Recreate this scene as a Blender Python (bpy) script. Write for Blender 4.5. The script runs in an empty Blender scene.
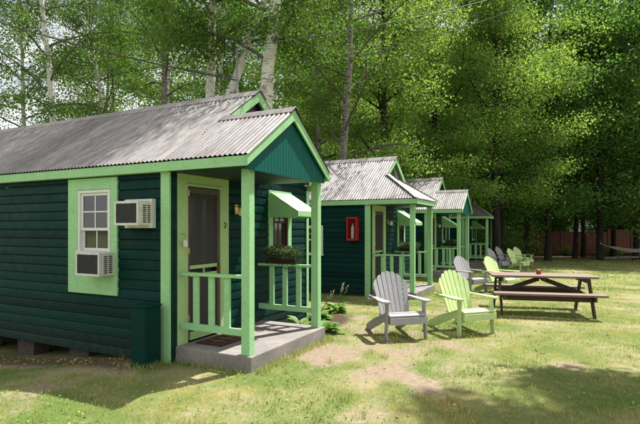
import bpy, math, random
import numpy as np
from mathutils import Vector, noise as mnoise
random.seed(7)
R = math.radians
# ------------------------------------------------------------------ scene, camera frame
sc = bpy.context.scene
col = sc.collection
F, EYE, HZ = 480.0, 1.6, 228.0
YAW = math.atan(242/480.0)
cy_, sy_ = math.cos(YAW), math.sin(YAW)
def dr(d, r):                       # metres ahead of / to the right of the camera -> world x, y
    return (cy_*d + sy_*r, sy_*d - cy_*r)
def pd(px, d):                      # picture column and distance -> world x, y
    return dr(d, (px-320)/F*d)
def smooth(t):
    t = min(1, max(0, t)); return t*t*(3-2*t)
def terrain(x, y):
    z = -0.012*min(40, max(0, x-5))
    z -= 0.30*smooth((y-4.1)/3.6)*(1-smooth((x-5.0)/2.5))
    return z

# ------------------------------------------------------------------ materials
M = {}
def nt(m):
    m.use_nodes = True; n = m.node_tree; n.nodes.clear(); return n, n.nodes, n.links
def principled(n, L, rough=.6, spec=.4, metallic=0):
    o = n.new('ShaderNodeOutputMaterial'); p = n.new('ShaderNodeBsdfPrincipled')
    p.inputs['Roughness'].default_value = rough
    p.inputs['Specular IOR Level'].default_value = spec
    p.inputs['Metallic'].default_value = metallic
    L.new(p.outputs[0], o.inputs[0]); return p, o
def coords(n, L, scale=(1, 1, 1), kind='Object'):
    t = n.new('ShaderNodeTexCoord'); mp = n.new('ShaderNodeMapping'); mp.inputs['Scale'].default_value = scale
    L.new(t.outputs[kind], mp.inputs[0]); return mp.outputs[0]
def noise(n, L, vec, scale, detail=4, rough=.6):
    k = n.new('ShaderNodeTexNoise'); k.inputs['Scale'].default_value = scale
    k.inputs['Detail'].default_value = detail; k.inputs['Roughness'].default_value = rough
    L.new(vec, k.inputs['Vector']); return k.outputs['Fac']
def ramp(n, L, fac, stops):
    k = n.new('ShaderNodeValToRGB'); e = k.color_ramp.elements
    while len(e) < len(stops): e.new(.5)
    for i, (p, c) in enumerate(stops):
        e[i].position = p; e[i].color = (c[0], c[1], c[2], 1) if hasattr(c, '__len__') else (c, c, c, 1)
    L.new(fac, k.inputs[0]); return k.outputs[0]
def mix(n, L, fac, a, b, mode='MIX'):
    k = n.new('ShaderNodeMix'); k.data_type = 'RGBA'; k.blend_type = mode
    if hasattr(fac, 'is_linked') or hasattr(fac, 'links'): L.new(fac, k.inputs[0])
    else: k.inputs[0].default_value = fac
    for s, i in ((a, 6), (b, 7)):
        if isinstance(s, tuple): k.inputs[i].default_value = (*s, 1)
        else: L.new(s, k.inputs[i])
    return k.outputs[2]
def bump(n, L, p, h, strength=.3, dist=.01):
    b = n.new('ShaderNodeBump'); b.inputs['Strength'].default_value = strength; b.inputs['Distance'].default_value = dist
    L.new(h, b.inputs['Height']); L.new(b.outputs[0], p.inputs['Normal'])
def mul(c, k): return tuple(x*k for x in c)

def paint(name, c, rough=.55, spec=.35, dirt=(.12, .09, .06), dirtamt=.35, grain=(6, 6, 40), lo=.78, chip=0, chipc=(.25, .2, .15)):
    """weathered painted wood: brush streaks, patches, grime"""
    m = bpy.data.materials.new(name); t, n, L = nt(m); p, o = principled(n, L, rough, spec)
    a = noise(n, L, coords(n, L, grain), 3, 5); b = noise(n, L, coords(n, L), 2.2, 4)
    base = mix(n, L, ramp(n, L, a, [(.3, 0), (.75, 1)]), mul(c, lo), mul(c, 1.12))
    g = noise(n, L, coords(n, L), 9, 8, .75)
    gm = ramp(n, L, g, [(.56, 0), (.78, dirtamt)])
    base = mix(n, L, gm, base, dirt)
    ch = noise(n, L, coords(n, L, (grain[0]*.5, grain[1]*.5, grain[2]*.35)), 5.5, 6, .8)
    base = mix(n, L, ramp(n, L, ch, [(.70, 0), (.73, chip)]), base, chipc)
    base = mix(n, L, ramp(n, L, b, [(.35, 0), (.7, .35)]), base, mul(c, .7))
    L.new(base, p.inputs['Base Color'])
    L.new(ramp(n, L, g, [(.3, rough-.1), (.8, min(1, rough+.25))]), p.inputs['Roughness'])
    bump(n, L, p, a, .25, .004); M[name] = m; return m
paint('mint paint', (.31, .58, .28), chip=.6, dirtamt=.4)
paint('lime paint', (.36, .52, .22), chip=.5, dirtamt=.3)
paint('dark green paint', (.0008, .027, .0225), rough=.5, spec=.1, dirt=(.012, .045, .04), dirtamt=.10, grain=(3, 3, 30))
def boards(m):
    t = m.node_tree; n, L = t.nodes, t.links; p = [k for k in n if k.type == 'BSDF_PRINCIPLED'][0]
    src = p.inputs['Base Color'].links[0].from_socket
    tc = n.new('ShaderNodeTexCoord'); sx = n.new('ShaderNodeSeparateXYZ'); L.new(tc.outputs['Object'], sx.inputs[0])
    a = n.new('ShaderNodeMath'); a.operation = 'MULTIPLY_ADD'; L.new(sx.outputs[2], a.inputs[0]); a.inputs[1].default_value = 1/.124; a.inputs[2].default_value = .242
    f = n.new('ShaderNodeMath'); f.operation = 'FLOOR'; L.new(a.outputs[0], f.inputs[0])
    w_ = n.new('ShaderNodeTexWhiteNoise'); w_.noise_dimensions = '1D'; L.new(f.outputs[0], w_.inputs['W'])
    c = mix(n, L, 1.0, src, ramp(n, L, w_.outputs['Value'], [(0, .7), (1, 1.3)]), 'MULTIPLY')
    st = noise(n, L, coords(n, L, (2.5, 2.5, .5)), 2.4, 7, .75)
    c = mix(n, L, ramp(n, L, st, [(.55, 0), (.72, .3)]), c, (.002, .05, .042))
    # mud splash near the ground
    z = n.new('ShaderNodeMapRange'); L.new(sx.outputs[2], z.inputs[0]); z.inputs[1].default_value = .0; z.inputs[2].default_value = .38; z.inputs[3].default_value = .55; z.inputs[4].default_value = 0
    mm = n.new('ShaderNodeMath'); mm.operation = 'MULTIPLY'; L.new(z.outputs[0], mm.inputs[0]); L.new(ramp(n, L, noise(n, L, coords(n, L), 12, 8, .8), [(.4, 0), (.65, 1)]), mm.inputs[1])
    c = mix(n, L, mm.outputs[0], c, (.05, .04, .03))
    L.new(c, p.inputs['Base Color'])
boards(M['dark green paint'])
paint('teal metal', (.001, .105, .088), rough=.5, spec=.15, dirt=(.05, .2, .17), dirtamt=.25, grain=(25, 25, 1.2), lo=.6)
paint('white paint', (.72, .72, .70), dirtamt=.3)
paint('grey plastic', (.35, .34, .355), rough=.5, dirtamt=.25, grain=(20, 20, 4))
paint('lime plastic', (.52, .66, .28), rough=.5, dirtamt=.2, grain=(20, 20, 4))
paint('brown wood', (.058, .031, .022), dirtamt=.3, grain=(4, 30, 30))
paint('weathered table wood', (.22, .15, .115), dirt=(.05, .03, .025), dirtamt=.6, grain=(3, 30, 30), lo=.6)
paint('stile wood', (.075, .055, .042), grain=(20, 20, 2))
paint('door wood', (.03, .02, .016), grain=(20, 20, 2))
paint('dark ceiling', (.012, .03, .025))
paint('fence wood', (.17, .042, .018), dirtamt=.4, grain=(20, 20, 2), lo=.6)
paint('red paint', (.36, .015, .012), rough=.35, dirtamt=.1)
paint('off white casing', (.62, .61, .57), dirtamt=.35, grain=(4, 4, 4))
paint('pole metal', (.2, .2, .21), rough=.4)
paint('utility green', (.001, .031, .024), rough=.6, spec=.1, dirtamt=.2)
paint('pale house', (.75, .76, .78))
paint('rope', (.6, .57, .5), rough=.9)

def simple(name, c, rough=.5, spec=.5, metallic=0):
    m = bpy.data.materials.new(name); t, n, L = nt(m); p, o = principled(n, L, rough, spec, metallic)
    v = noise(n, L, coords(n, L), 14, 5)
    L.new(mix(n, L, ramp(n, L, v, [(.3, 0), (.7, 1)]), mul(c, .75), mul(c, 1.15)), p.inputs['Base Color'])
    M[name] = m; return m
simple('glass', (.02, .024, .026), .06, .9)
simple('screen mesh', (.035, .037, .035), .85, .1)
simple('grille', (.05, .052, .055), .6)
simple('brass', (.55, .38, .12), .35, .5, 1)
simple('black metal', (.02, .02, .02), .5)
simple('curtain', (.22, .22, .21), .9, .1)
simple('lamp glass', (.7, .6, .35), .2)
simple('extinguisher body', (.38, .33, .32), .3)
simple('red glass', (.45, .02, .01), .1, .8)
simple('mat weave', (.07, .035, .03), .95, .1)
simple('mat motif', (.16, .10, .06), .95, .1)
simple('terracotta', (.035, .024, .018), .95, .1)
simple('old block', (.075, .065, .058), .95, .1)
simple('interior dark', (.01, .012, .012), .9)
simple('cable rubber', (.03, .03, .032), .6)

def concrete():
    m = bpy.data.materials.new('concrete'); t, n, L = nt(m); p, o = principled(n, L, .9, .2)
    v = coords(n, L)
    a = noise(n, L, v, 3, 8, .7); b = noise(n, L, v, 60, 4); c = noise(n, L, v, 11, 6, .7)
    base = ramp(n, L, a, [(.25, (.11, .09, .08)), (.5, (.20, .17, .15)), (.75, (.29, .255, .23))])
    base = mix(n, L, ramp(n, L, c, [(.55, 0), (.75, .6)]), base, (.10, .085, .07))
    base = mix(n, L, .25, base, ramp(n, L, b, [(.3, .1), (.7, .5)]))
    L.new(base, p.inputs['Base Color']); bump(n, L, p, b, .5, .006); M['concrete'] = m
concrete()

def roofmat():
    m = bpy.data.materials.new('corrugated metal'); t, n, L = nt(m); p, o = principled(n, L, .55, .4, .0)
    v = coords(n, L)
    a = noise(n, L, coords(n, L, (1.2, 5, 1.2)), 1.6, 8, .72)
    b = noise(n, L, coords(n, L, (1.5, 22, 1.5)), 2.0, 6, .7)
    s = noise(n, L, v, 30, 4)
    base = ramp(n, L, a, [(.3, (.15, .13, .124)), (.5, (.265, .245, .238)), (.72, (.34, .32, .312))])
    base = mix(n, L, ramp(n, L, b, [(.46, 0), (.68, .8)]), base, (.10, .083, .078))
    base = mix(n, L, ramp(n, L, s, [(.6, 0), (.75, .3)]), base, (.5, .49, .49))
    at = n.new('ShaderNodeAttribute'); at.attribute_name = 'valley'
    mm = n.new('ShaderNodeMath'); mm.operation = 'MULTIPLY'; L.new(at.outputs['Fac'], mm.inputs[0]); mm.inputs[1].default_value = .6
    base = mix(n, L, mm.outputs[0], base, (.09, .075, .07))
    tt = n.new('ShaderNodeTexCoord'); sp = n.new('ShaderNodeSeparateXYZ'); L.new(tt.outputs['Object'], sp.inputs[0])
    q = n.new('ShaderNodeMath'); q.operation = 'MULTIPLY'; L.new(sp.outputs[1], q.inputs[0]); q.inputs[1].default_value = 1.47
    q2 = n.new('ShaderNodeMath'); q2.operation = 'FLOOR'; L.new(q.outputs[0], q2.inputs[0])
    wn_ = n.new('ShaderNodeTexWhiteNoise'); wn_.noise_dimensions = '1D'; L.new(q2.outputs[0], wn_.inputs['W'])
    base = mix(n, L, 1.0, base, ramp(n, L, wn_.outputs['Value'], [(0, .78), (1, 1.12)]), 'MULTIPLY')
    L.new(base, p.inputs['Base Color'])
    L.new(ramp(n, L, a, [(.3, .75), (.7, .45)]), p.inputs['Roughness'])
    bump(n, L, p, s, .2, .002); M['corrugated metal'] = m
roofmat()

def birchbark(name, lo, hi, marks, thr):
    m = bpy.data.materials.new(name); t, n, L = nt(m); p, o = principled(n, L, .8, .2)
    a = noise(n, L, coords(n, L, (2.2, 2.2, 16)), 1.6, 5, .7); b = noise(n, L, coords(n, L), 5, 6, .7)
    c = noise(n, L, coords(n, L, (1, 1, .8)), 1.7, 5, .7)
    base = mix(n, L, ramp(n, L, b, [(.3, 0), (.7, 1)]), lo, hi)
    base = mix(n, L, ramp(n, L, a, [(thr, 0), (thr+.06, 1)]), base, marks)
    base = mix(n, L, ramp(n, L, c, [(.58, 0), (.66, .9)]), base, mul(marks, 1.3))
    L.new(base, p.inputs['Base Color']); bump(n, L, p, a, .5, .02); M[name] = m
birchbark('birch bark', (.48, .45, .42), (.76, .74, .71), (.06, .05, .045), .56)
birchbark('grey birch bark', (.15, .13, .115), (.34, .31, .28), (.04, .034, .03), .52)
def bark(name, a_, b_):
    m = bpy.data.materials.new(name); t, n, L = nt(m); p, o = principled(n, L, .95, .1)
    a = noise(n, L, coords(n, L, (9, 9, 1.3)), 2, 7, .7)
    L.new(ramp(n, L, a, [(.3, a_), (.7, b_)]), p.inputs['Base Color']); bump(n, L, p, a, .9, .03); M[name] = m
bark('dark bark', (.012, .010, .008), (.05, .042, .034))
bark('branch bark', (.05, .042, .036), (.20, .175, .15))

def leafmat(name, a_, b_, trans=.5, gloss=.2):
    m = bpy.data.materials.new(name); t, n, L = nt(m)
    o = n.new('ShaderNodeOutputMaterial'); p = n.new('ShaderNodeBsdfPrincipled'); tr = n.new('ShaderNodeBsdfTranslucent')
    mx = n.new('ShaderNodeMixShader'); mx.inputs[0].default_value = trans
    at = n.new('ShaderNodeAttribute'); at.attribute_name = 'tint'
    c = ramp(n, L, at.outputs['Fac'], [(0, a_), (.85, b_), (1, (b_[0]*1.5, b_[1]*1.15, b_[2]))])
    L.new(c, p.inputs['Base Color'])
    tc = mix(n, L, 1.0, c, (2.2, 2.0, 1.0), 'MULTIPLY'); L.new(tc, tr.inputs[0])
    p.inputs['Roughness'].default_value = .5; p.inputs['Specular IOR Level'].default_value = gloss
    L.new(p.outputs[0], mx.inputs[1]); L.new(tr.outputs[0], mx.inputs[2]); L.new(mx.outputs[0], o.inputs[0]); M[name] = m
leafmat('birch leaf', (.028, .075, .015), (.105, .20, .04), .40)
leafmat('maple leaf', (.045, .11, .024), (.18, .29, .075), .5)
leafmat('forest leaf', (.04, .11, .025), (.10, .20, .05), .45)
leafmat('shrub leaf', (.04, .09, .02), (.10, .17, .04), .3)
leafmat('hosta leaf', (.05, .14, .03), (.17, .27, .08), .3)
leafmat('planter leaf', (.02, .05, .015), (.06, .10, .035), .25)
leafmat('grass blade', (.062, .175, .025), (.42, .385, .18), .3, .2)
leafmat('petal', (.36, .33, .38), (.5, .47, .52), .2)
leafmat('fallen leaf', (.14, .09, .045), (.36, .29, .14), .1)
leafmat('clover leaf', (.15, .28, .08), (.25, .38, .14), .3)

def groundmat():
    m = bpy.data.materials.new('lawn soil'); t, n, L = nt(m); p, o = principled(n, L, .95, .1)
    v = coords(n, L)
    a = noise(n, L, v, .9, 8, .65); b = noise(n, L, v, 14, 8, .75); c = noise(n, L, v, 120, 4, .7); d = noise(n, L, v, 3.3, 6, .7)
    g = ramp(n, L, a, [(.36, (.08, .17, .032)), (.5, (.21, .235, .085)), (.65, (.41, .345, .20))])
    g = mix(n, L, ramp(n, L, b, [(.35, .0), (.7, .55)]), g, (.21, .175, .075))
    g = mix(n, L, ramp(n, L, c, [(.4, 0), (.62, .5)]), g, (.05, .085, .015))
    s = ramp(n, L, b, [(.3, (.20, .15, .105)), (.55, (.28, .22, .155)), (.75, (.38, .31, .23))])
    s = mix(n, L, ramp(n, L, c, [(.5, 0), (.7, .5)]), s, (.14, .10, .06))
    at = n.new('ShaderNodeAttribute'); at.attribute_name = 'bare'
    mm = n.new('ShaderNodeMath'); mm.operation = 'ADD'; L.new(at.outputs['Fac'], mm.inputs[0])
    m2 = n.new('ShaderNodeMath'); m2.operation = 'MULTIPLY_ADD'; L.new(b, m2.inputs[0]); m2.inputs[1].default_value = 1.8; m2.inputs[2].default_value = -.9
    L.new(m2.outputs[0], mm.inputs[1])
    base = mix(n, L, ramp(n, L, mm.outputs[0], [(.3, 0), (.62, 1)]), g, s)
    at2 = n.new('ShaderNodeAttribute'); at2.attribute_name = 'mulch'
    base = mix(n, L, at2.outputs['Fac'], base, ramp(n, L, c, [(.35, (.035, .022, .014)), (.7, (.12, .085, .055))]))
    L.new(base, p.inputs['Base Color'])
    bump(n, L, p, c, .6, .02); M['lawn soil'] = m
groundmat()

# ------------------------------------------------------------------ mesh helpers
class MB:
    def __init__(s): s.v = []; s.f = []
    def box(s, x0, x1, y0, y1, z0, z1):
        b = len(s.v)
        s.v += [(x0,y0,z0),(x1,y0,z0),(x1,y1,z0),(x0,y1,z0),(x0,y0,z1),(x1,y0,z1),(x1,y1,z1),(x0,y1,z1)]
        s.f += [tuple(b+i for i in q) for q in ((0,3,2,1),(4,5,6,7),(0,1,5,4),(1,2,6,5),(2,3,7,6),(3,0,4,7))]
        return s
    def obox(s, a, b, w, h, up=(0,0,1)):      # bar from a to b, w across, h along 'up'
        a = Vector(a); b = Vector(b); d = (b-a).normalized(); u = Vector(up)
        side = d.cross(u).normalized(); u = side.cross(d).normalized()
        k = len(s.v)
        for p in (a, b):
            for (i, j) in ((-1,-1),(1,-1),(1,1),(-1,1)): s.v.append(tuple(p+side*(i*w/2)+u*(j*h/2)))
        s.f += [tuple(k+i for i in q) for q in ((0,1,2,3),(7,6,5,4),(0,4,5,1),(1,5,6,2),(2,6,7,3),(3,7,4,0))]
        return s
    def prism(s, poly, vec):                  # polygon (3-D points) swept by vec
        k = len(s.v); n = len(poly); vec = Vector(vec)
        s.v += [tuple(p) for p in poly] + [tuple(Vector(p)+vec) for p in poly]
        s.f.append(tuple(range(k+n-1, k-1, -1))); s.f.append(tuple(range(k+n, k+2*n)))
        for i in range(n):
            j = (i+1) % n; s.f.append((k+i, k+j, k+n+j, k+n+i))
        return s
    def tube(s, pts, rad, n=8, cap=True):
        k = len(s.v); P = [Vector(p) for p in pts]
        if not hasattr(rad, '__len__'): rad = [rad]*len(P)
        ref = Vector((.31,.17,.93)) if abs((P[-1]-P[0]).normalized().z) < .8 else Vector((1,.1,0))
        for i, p in enumerate(P):
            d = (P[min(i+1,len(P)-1)]-P[max(i-1,0)]).normalized()
            a = d.cross(ref).normalized(); b = d.cross(a)
            for q in range(n):
                t = 2*math.pi*q/n; s.v.append(tuple(p+(a*math.cos(t)+b*math.sin(t))*rad[i]))
        for i in range(len(P)-1):
            for q in range(n):
                a0 = k+i*n+q; a1 = k+i*n+(q+1) % n
                s.f.append((a0, a1, a1+n, a0+n))
        if cap:
            s.f.append(tuple(k+q for q in range(n))); s.f.append(tuple(k+(len(P)-1)*n+q for q in range(n-1,-1,-1)))
        return s
    def lathe(s, c, prof, n=16):
        k = len(s.v)
        for (r, z) in prof:
            for q in range(n):
                t = 2*math.pi*q/n; s.v.append((c[0]+r*math.cos(t), c[1]+r*math.sin(t), c[2]+z))
        for i in range(len(prof)-1):
            for q in range(n):
                a0 = k+i*n+q; a1 = k+i*n+(q+1) % n; s.f.append((a0, a1, a1+n, a0+n))
        s.f.append(tuple(k+q for q in range(n-1,-1,-1))); s.f.append(tuple(k+(len(prof)-1)*n+q for q in range(n)))
        return s
    def mesh(s, name):
        me = bpy.data.meshes.new(name); me.from_pydata(s.v, [], s.f); me.update(); return me
    def build(s, name, mat, parent=None, bevel=0, smooth=False):
        return obj(name, s.mesh(name), mat, parent, bevel, smooth)
def obj(name, me, mat, parent=None, bevel=0, smooth=False):
    o = bpy.data.objects.new(name, me); col.objects.link(o)
    if mat: me.materials.append(M[mat] if isinstance(mat, str) else mat)
    if parent: o.parent = parent
    if smooth: me.shade_smooth()
    if bevel:
        b = o.modifiers.new('bevel', 'BEVEL'); b.width = bevel; b.segments = 2; b.limit_method = 'ANGLE'; b.angle_limit = R(40)
    return o
def tag(o, label, cat, group=None):
    o['label'] = label; o['category'] = cat
    if group: o['group'] = group
    return o
def thing(name, label, cat, loc=(0,0,0), rz=0, group=None):
    o = bpy.data.objects.new(name, None); col.objects.link(o); o.empty_display_size = .2
    o.location = loc; o.rotation_euler = (0,0,rz); return tag(o, label, cat, group)
def copy_tree(o, parent=None):
    c = o.copy(); col.objects.link(c)
    if parent: c.parent = parent
    for ch in list(o.children): copy_tree(ch, c)
    return c
def npmesh(name, V, Fc, attrs=None, k=None):
    """V (n,3) floats, Fc (m,k) ints"""
    me = bpy.data.meshes.new(name); m, k = Fc.shape
    me.vertices.add(len(V)); me.vertices.foreach_set('co', V.astype(np.float32).ravel())
    me.loops.add(m*k); me.loops.foreach_set('vertex_index', Fc.astype(np.int32).ravel())
    me.polygons.add(m); me.polygons.foreach_set('loop_start', np.arange(0, m*k, k, dtype=np.int32))
    me.polygons.foreach_set('loop_total', np.full(m, k, dtype=np.int32))
    for an, av in (attrs or {}).items():
        at = me.attributes.new(an, 'FLOAT', 'POINT'); at.data.foreach_set('value', av.astype(np.float32))
    me.update(); me.validate(); return me
def leafmesh(name, C, size, rng, droop=.0, flat=.0, aspect=.62, tintbase=None):
    """one folded diamond leaf at every centre"""
    n = len(C)
    d = rng.normal(size=(n,3)); d[:,2] -= droop; d[:,2] *= (1-flat*.7); d /= np.linalg.norm(d, axis=1)[:,None]+1e-9
    u = rng.normal(size=(n,3)); u[:,2] *= .5
    u = np.cross(d, u); u /= np.linalg.norm(u, axis=1)[:,None]+1e-9
    w = np.cross(u, d)
    flip = np.sign(w[:,2]+1e-6); w *= flip[:,None]
    s = (size*rng.uniform(.65, 1.25, n))[:,None]
    a = C-d*s*.5; b = C+d*s*.5
    l = C+u*s*aspect*.5+w*s*.14-d*s*.06; r_ = C-u*s*aspect*.5+w*s*.14-d*s*.06
    V = np.stack([a,l,b,r_],1).reshape(-1,3)
    i = np.arange(n)*4
    Fc = np.concatenate([np.stack([i,i+1,i+2],1), np.stack([i,i+2,i+3],1)])
    t = rng.uniform(0,1,n)
    if tintbase is not None: t = np.clip(.35*t+.65*tintbase, 0, 1)
    return npmesh(name, V, Fc, {'tint': np.repeat(t,4)})

# ------------------------------------------------------------------ world, sun, camera
SUN = Vector((.52, -.23, 1.0)).normalized()
w = bpy.data.worlds.new('World'); sc.world = w; w.use_nodes = True
n, L = w.node_tree.nodes, w.node_tree.links; n.clear()
out = n.new('ShaderNodeOutputWorld'); bg = n.new('ShaderNodeBackground'); bg.inputs[1].default_value = .055
sky = n.new('ShaderNodeTexSky'); sky.sky_type = 'NISHITA'; sky.sun_disc = False
sky.sun_elevation = math.asin(SUN.z); sky.sun_rotation = math.atan2(SUN.x, SUN.y)
tc = n.new('ShaderNodeTexCoord'); mp = n.new('ShaderNodeMapping'); mp.inputs['Scale'].default_value = (1,1,2.2); mp.inputs['Location'].default_value = (.3,.1,0)
L.new(tc.outputs['Generated'], mp.inputs[0])
nz = n.new('ShaderNodeTexNoise'); nz.inputs['Scale'].default_value = 2.1; nz.inputs['Detail'].default_value = 9; nz.inputs['Roughness'].default_value = .6
L.new(mp.outputs[0], nz.inputs['Vector'])
rp = n.new('ShaderNodeValToRGB'); rp.color_ramp.elements[0].position = .33; rp.color_ramp.elements[1].position = .47
L.new(nz.outputs['Fac'], rp.inputs[0])
cl = n.new('ShaderNodeMix'); cl.data_type = 'RGBA'; L.new(rp.outputs[0], cl.inputs[0]); L.new(sky.outputs[0], cl.inputs[6])
cl.inputs[7].default_value = (9.8, 9.9, 10.1, 1)
L.new(cl.outputs[2], bg.inputs[0]); L.new(bg.outputs[0], out.inputs[0])
sl = bpy.data.lights.new('sun', 'SUN'); sl.energy = 5.0; sl.angle = R(.53); sl.color = (1, .965, .92)
so = bpy.data.objects.new('sun', sl); col.objects.link(so); so.location = (10,-5,30)
so.rotation_euler = SUN.to_track_quat('Z', 'Y').to_euler()
cam = bpy.data.cameras.new('camera'); co = bpy.data.objects.new('camera', cam); col.objects.link(co)
cam.sensor_width = 36; cam.lens = F/640*36; cam.shift_y = (HZ-212)/640; cam.clip_end = 2000; cam.clip_start = .05
co.location = (0,0,EYE); co.rotation_euler = (R(90), 0, YAW-R(90)); sc.camera = co
co.rotation_euler = Vector((cy_, sy_, 0)).to_track_quat('-Z', 'Y').to_euler()
sc.view_settings.view_transform = 'Standard'; sc.view_settings.look = 'None'
sc.view_settings.exposure = 1.1; sc.view_settings.gamma = 1

# ------------------------------------------------------------------ ground
def bare_mask(x, y):
    b = 0.0
    # worn spots: (x, y, rx, ry, strength)
    for (a, c, rx, ry, s) in BARE: b = max(b, s*math.exp(-(((x-a)/rx)**2+((y-c)/ry)**2)))
    b = b*.75 + .42*(mnoise.noise(Vector((x*.9, y*.9, 3.1)))) + .48*mnoise.noise(Vector((x*2.7, y*2.7, 8.3)))
    return min(1, max(0, b))
def gp(px, py, z=0):
    d = (EYE-z)*F/(py-HZ); return pd(px, d)
BARE = []
for (px, py, rx, ry, s) in [(335,352,1.0,.6,1.0),(300,368,.5,.3,.7),(385,375,1.0,.6,.85),(345,412,.35,.3,.8),(380,412,.3,.25,.75),
        (400,347,1.0,.6,.85),(450,342,.9,.5,.6),(470,338,.6,.4,.55),(565,363,.25,.2,.6),(445,308,.8,.6,.5),(350,330,.7,.5,.7),
        (60,385,.6,.5,.5),(30,410,.4,.3,.5),(540,325,.7,.5,.35),(440,372,.6,.4,.45),(640,300,1.5,1,.3)]:
    a, c = gp(px, py); BARE.append((a, c, rx, ry, s))
BARE.append((3.9, 5.2, .35, 2.2, .75)); BARE.append((7.2, 3.4, .9, .6, .9))
def mulch_mask(x, y):
    m = smooth((1.0-math.hypot((x-7.3)/1.3, (y-3.95)/.75))*4)
    if x > 28: m = max(m, smooth((math.hypot(x, y)-31)/5))
    m = max(m, .8*smooth((.35-abs(x-4.1))*5)*smooth((y-4.2)*3))
    return m
def axis(a, b, step, lo, hi):
    v = list(np.arange(a, b, step)); s = step; x = v[-1]
    while x < hi: s *= 1.22; x += s; v.append(x)
    s = step; x = v[0]; pre = []
    while x > lo: s *= 1.22; x -= s; pre.append(x)
    return np.array(pre[::-1]+v)
gx = axis(2, 16, .07, -500, 900); gy = axis(-5, 8, .07, -700, 700)
X, Y = np.meshgrid(gx, gy, indexing='ij'); nx, ny = X.shape
V = np.zeros((nx*ny, 3)); V[:,0] = X.ravel(); V[:,1] = Y.ravel()
ba = np.zeros(nx*ny); mu = np.zeros(nx*ny)
for i in range(nx*ny):
    x, y = V[i,0], V[i,1]
    V[i,2] = terrain(x, y) + (.012*mnoise.noise(Vector((x*1.3, y*1.3, 0)))+.006*mnoise.noise(Vector((x*5, y*5, 2))) if abs(x) < 60 and abs(y) < 60 else 0)
    ba[i] = bare_mask(x, y) if abs(x) < 60 and abs(y) < 60 else .2; mu[i] = mulch_mask(x, y) if abs(x) < 80 else 1
i, j = np.meshgrid(np.arange(nx-1), np.arange(ny-1), indexing='ij'); q = (i*ny+j).ravel()
ground = obj('lawn_ground', npmesh('lawn_ground', V, np.stack([q, q+ny, q+ny+1, q+1], 1), {'bare': ba, 'mulch': mu}), 'lawn soil', smooth=True)
ground['kind'] = 'structure'

# grass, clover, litter
def scatter(nn, dmin, dmax, rng, pw=1.0):
    d = dmin+(dmax-dmin)*rng.uniform(0,1,nn)**pw; r = rng.uniform(-.72,.72,nn)*d
    return cy_*d+sy_*r, sy_*d-cy_*r, d
def blocked(x, y):
    for (a, b, c, d) in FOOT:
        if a < x < b and c < y < d: return True
    return False
FOOT = [(4.32,6.24,3.03,4.2),(4.25,7.8,4.1,13),(10.97,12.9,3.03,4.2),(10.9,14.4,4.1,13),(16.6,20,3.0,13)]
rng = np.random.default_rng(5)
def grass(nn, dmin, dmax, wd, ht, pw):
    x, y, d = scatter(nn, dmin, dmax, rng, pw)
    keep = np.zeros(nn, bool); z = np.zeros(nn); tn = np.zeros(nn); hs = np.ones(nn)
    rr = rng.uniform(0,1,nn)
    for k in range(nn):
        a, b = x[k], y[k]
        if blocked(a, b): continue
        bm = bare_mask(a, b); mm = mulch_mask(a, b)
        cl = mnoise.noise(Vector((a*2.1, b*2.1, 5)))*.35+mnoise.noise(Vector((a*7.3, b*7.3, 5)))*.35+.5
        if rr[k] < (1-smooth((bm-.12)*2.6)*.93)*(1-.93*mm)*max(.12, -.15+1.5*cl):
            keep[k] = True; z[k] = terrain(a, b)-.004
            tn[k] = .28+.9*mnoise.noise(Vector((a*.8, b*.8, 9)))+.5*mnoise.noise(Vector((a*3.1, b*3.1, 2)))+.6*bm; hs[k] = .6+.8*cl
    x, y, z, tn, hs, d = x[keep], y[keep], z[keep], tn[keep], hs[keep], d[keep]; m = len(x)
    an = rng.uniform(0, 6.283, m); ln = rng.uniform(.1, .9, m); la = rng.uniform(0, 6.283, m)
    h = ht*rng.uniform(.5, 1.3, m)*hs; ww = wd*rng.uniform(.6,1.3,m)*(d/5)**.5
    B = np.stack([x,y,z],1); S = np.stack([np.cos(an),np.sin(an),0*an],1)*ww[:,None]*.5
    T = B+np.stack([np.cos(la)*ln*h, np.sin(la)*ln*h, h],1)
    Mid = B+np.stack([np.cos(la)*ln*h*.3, np.sin(la)*ln*h*.3, h*.55],1)
    V = np.stack([B-S, B+S, Mid+S*.7, Mid-S*.7, T], 1).reshape(-1,3); i = np.arange(m)*5
    Fq = np.concatenate([np.stack([i,i+1,i+2],1), np.stack([i,i+2,i+3],1), np.stack([i+3,i+2,i+4],1)])
    t = np.clip(tn*.7+rng.uniform(-.1,.5,m), 0, 1)
    return npmesh('grass', V, Fq, {'tint': np.repeat(t,5)})
g1 = obj('grass', grass(270000, 3.2, 14, .0042, .033, 1.35), 'grass blade'); g1['kind'] = 'stuff'
g1['label'] = 'short mown summer grass with dry patches'; g1['category'] = 'grass'
g2 = obj('grass', grass(60000, 13, 34, .012, .05, 1.1), 'grass blade'); g2['kind'] = 'stuff'
g2['label'] = 'distant lawn grass beyond the picnic table'; g2['category'] = 'grass'
x, y, d = scatter(5200, 3.2, 13, rng, 1.3)
C = np.array([(a, b, terrain(a, b)+.022) for a, b in zip(x, y) if not blocked(a, b) and bare_mask(a, b) < .5 and mnoise.noise(Vector((a*2.2, b*2.2, 1))) > -.05 and mulch_mask(a, b) < .2])
C = np.repeat(C, 3, 0)+rng.normal(size=(len(C)*3,3))*np.array([.008,.008,.002])
o = obj('clover', leafmesh('clover', C, .02, rng, flat=1, aspect=.9), 'clover leaf'); o['kind'] = 'stuff'; o['label'] = 'clover leaves dotted through the lawn'; o['category'] = 'clover'
x, y, d = scatter(1500, 3.2, 12, rng, 1.2)
C = [(a, b, terrain(a, b)+.018) for a, b in zip(x, y) if not blocked(a, b) and mnoise.noise(Vector((a*1.5, b*1.5, 4))) > .02]
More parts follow.
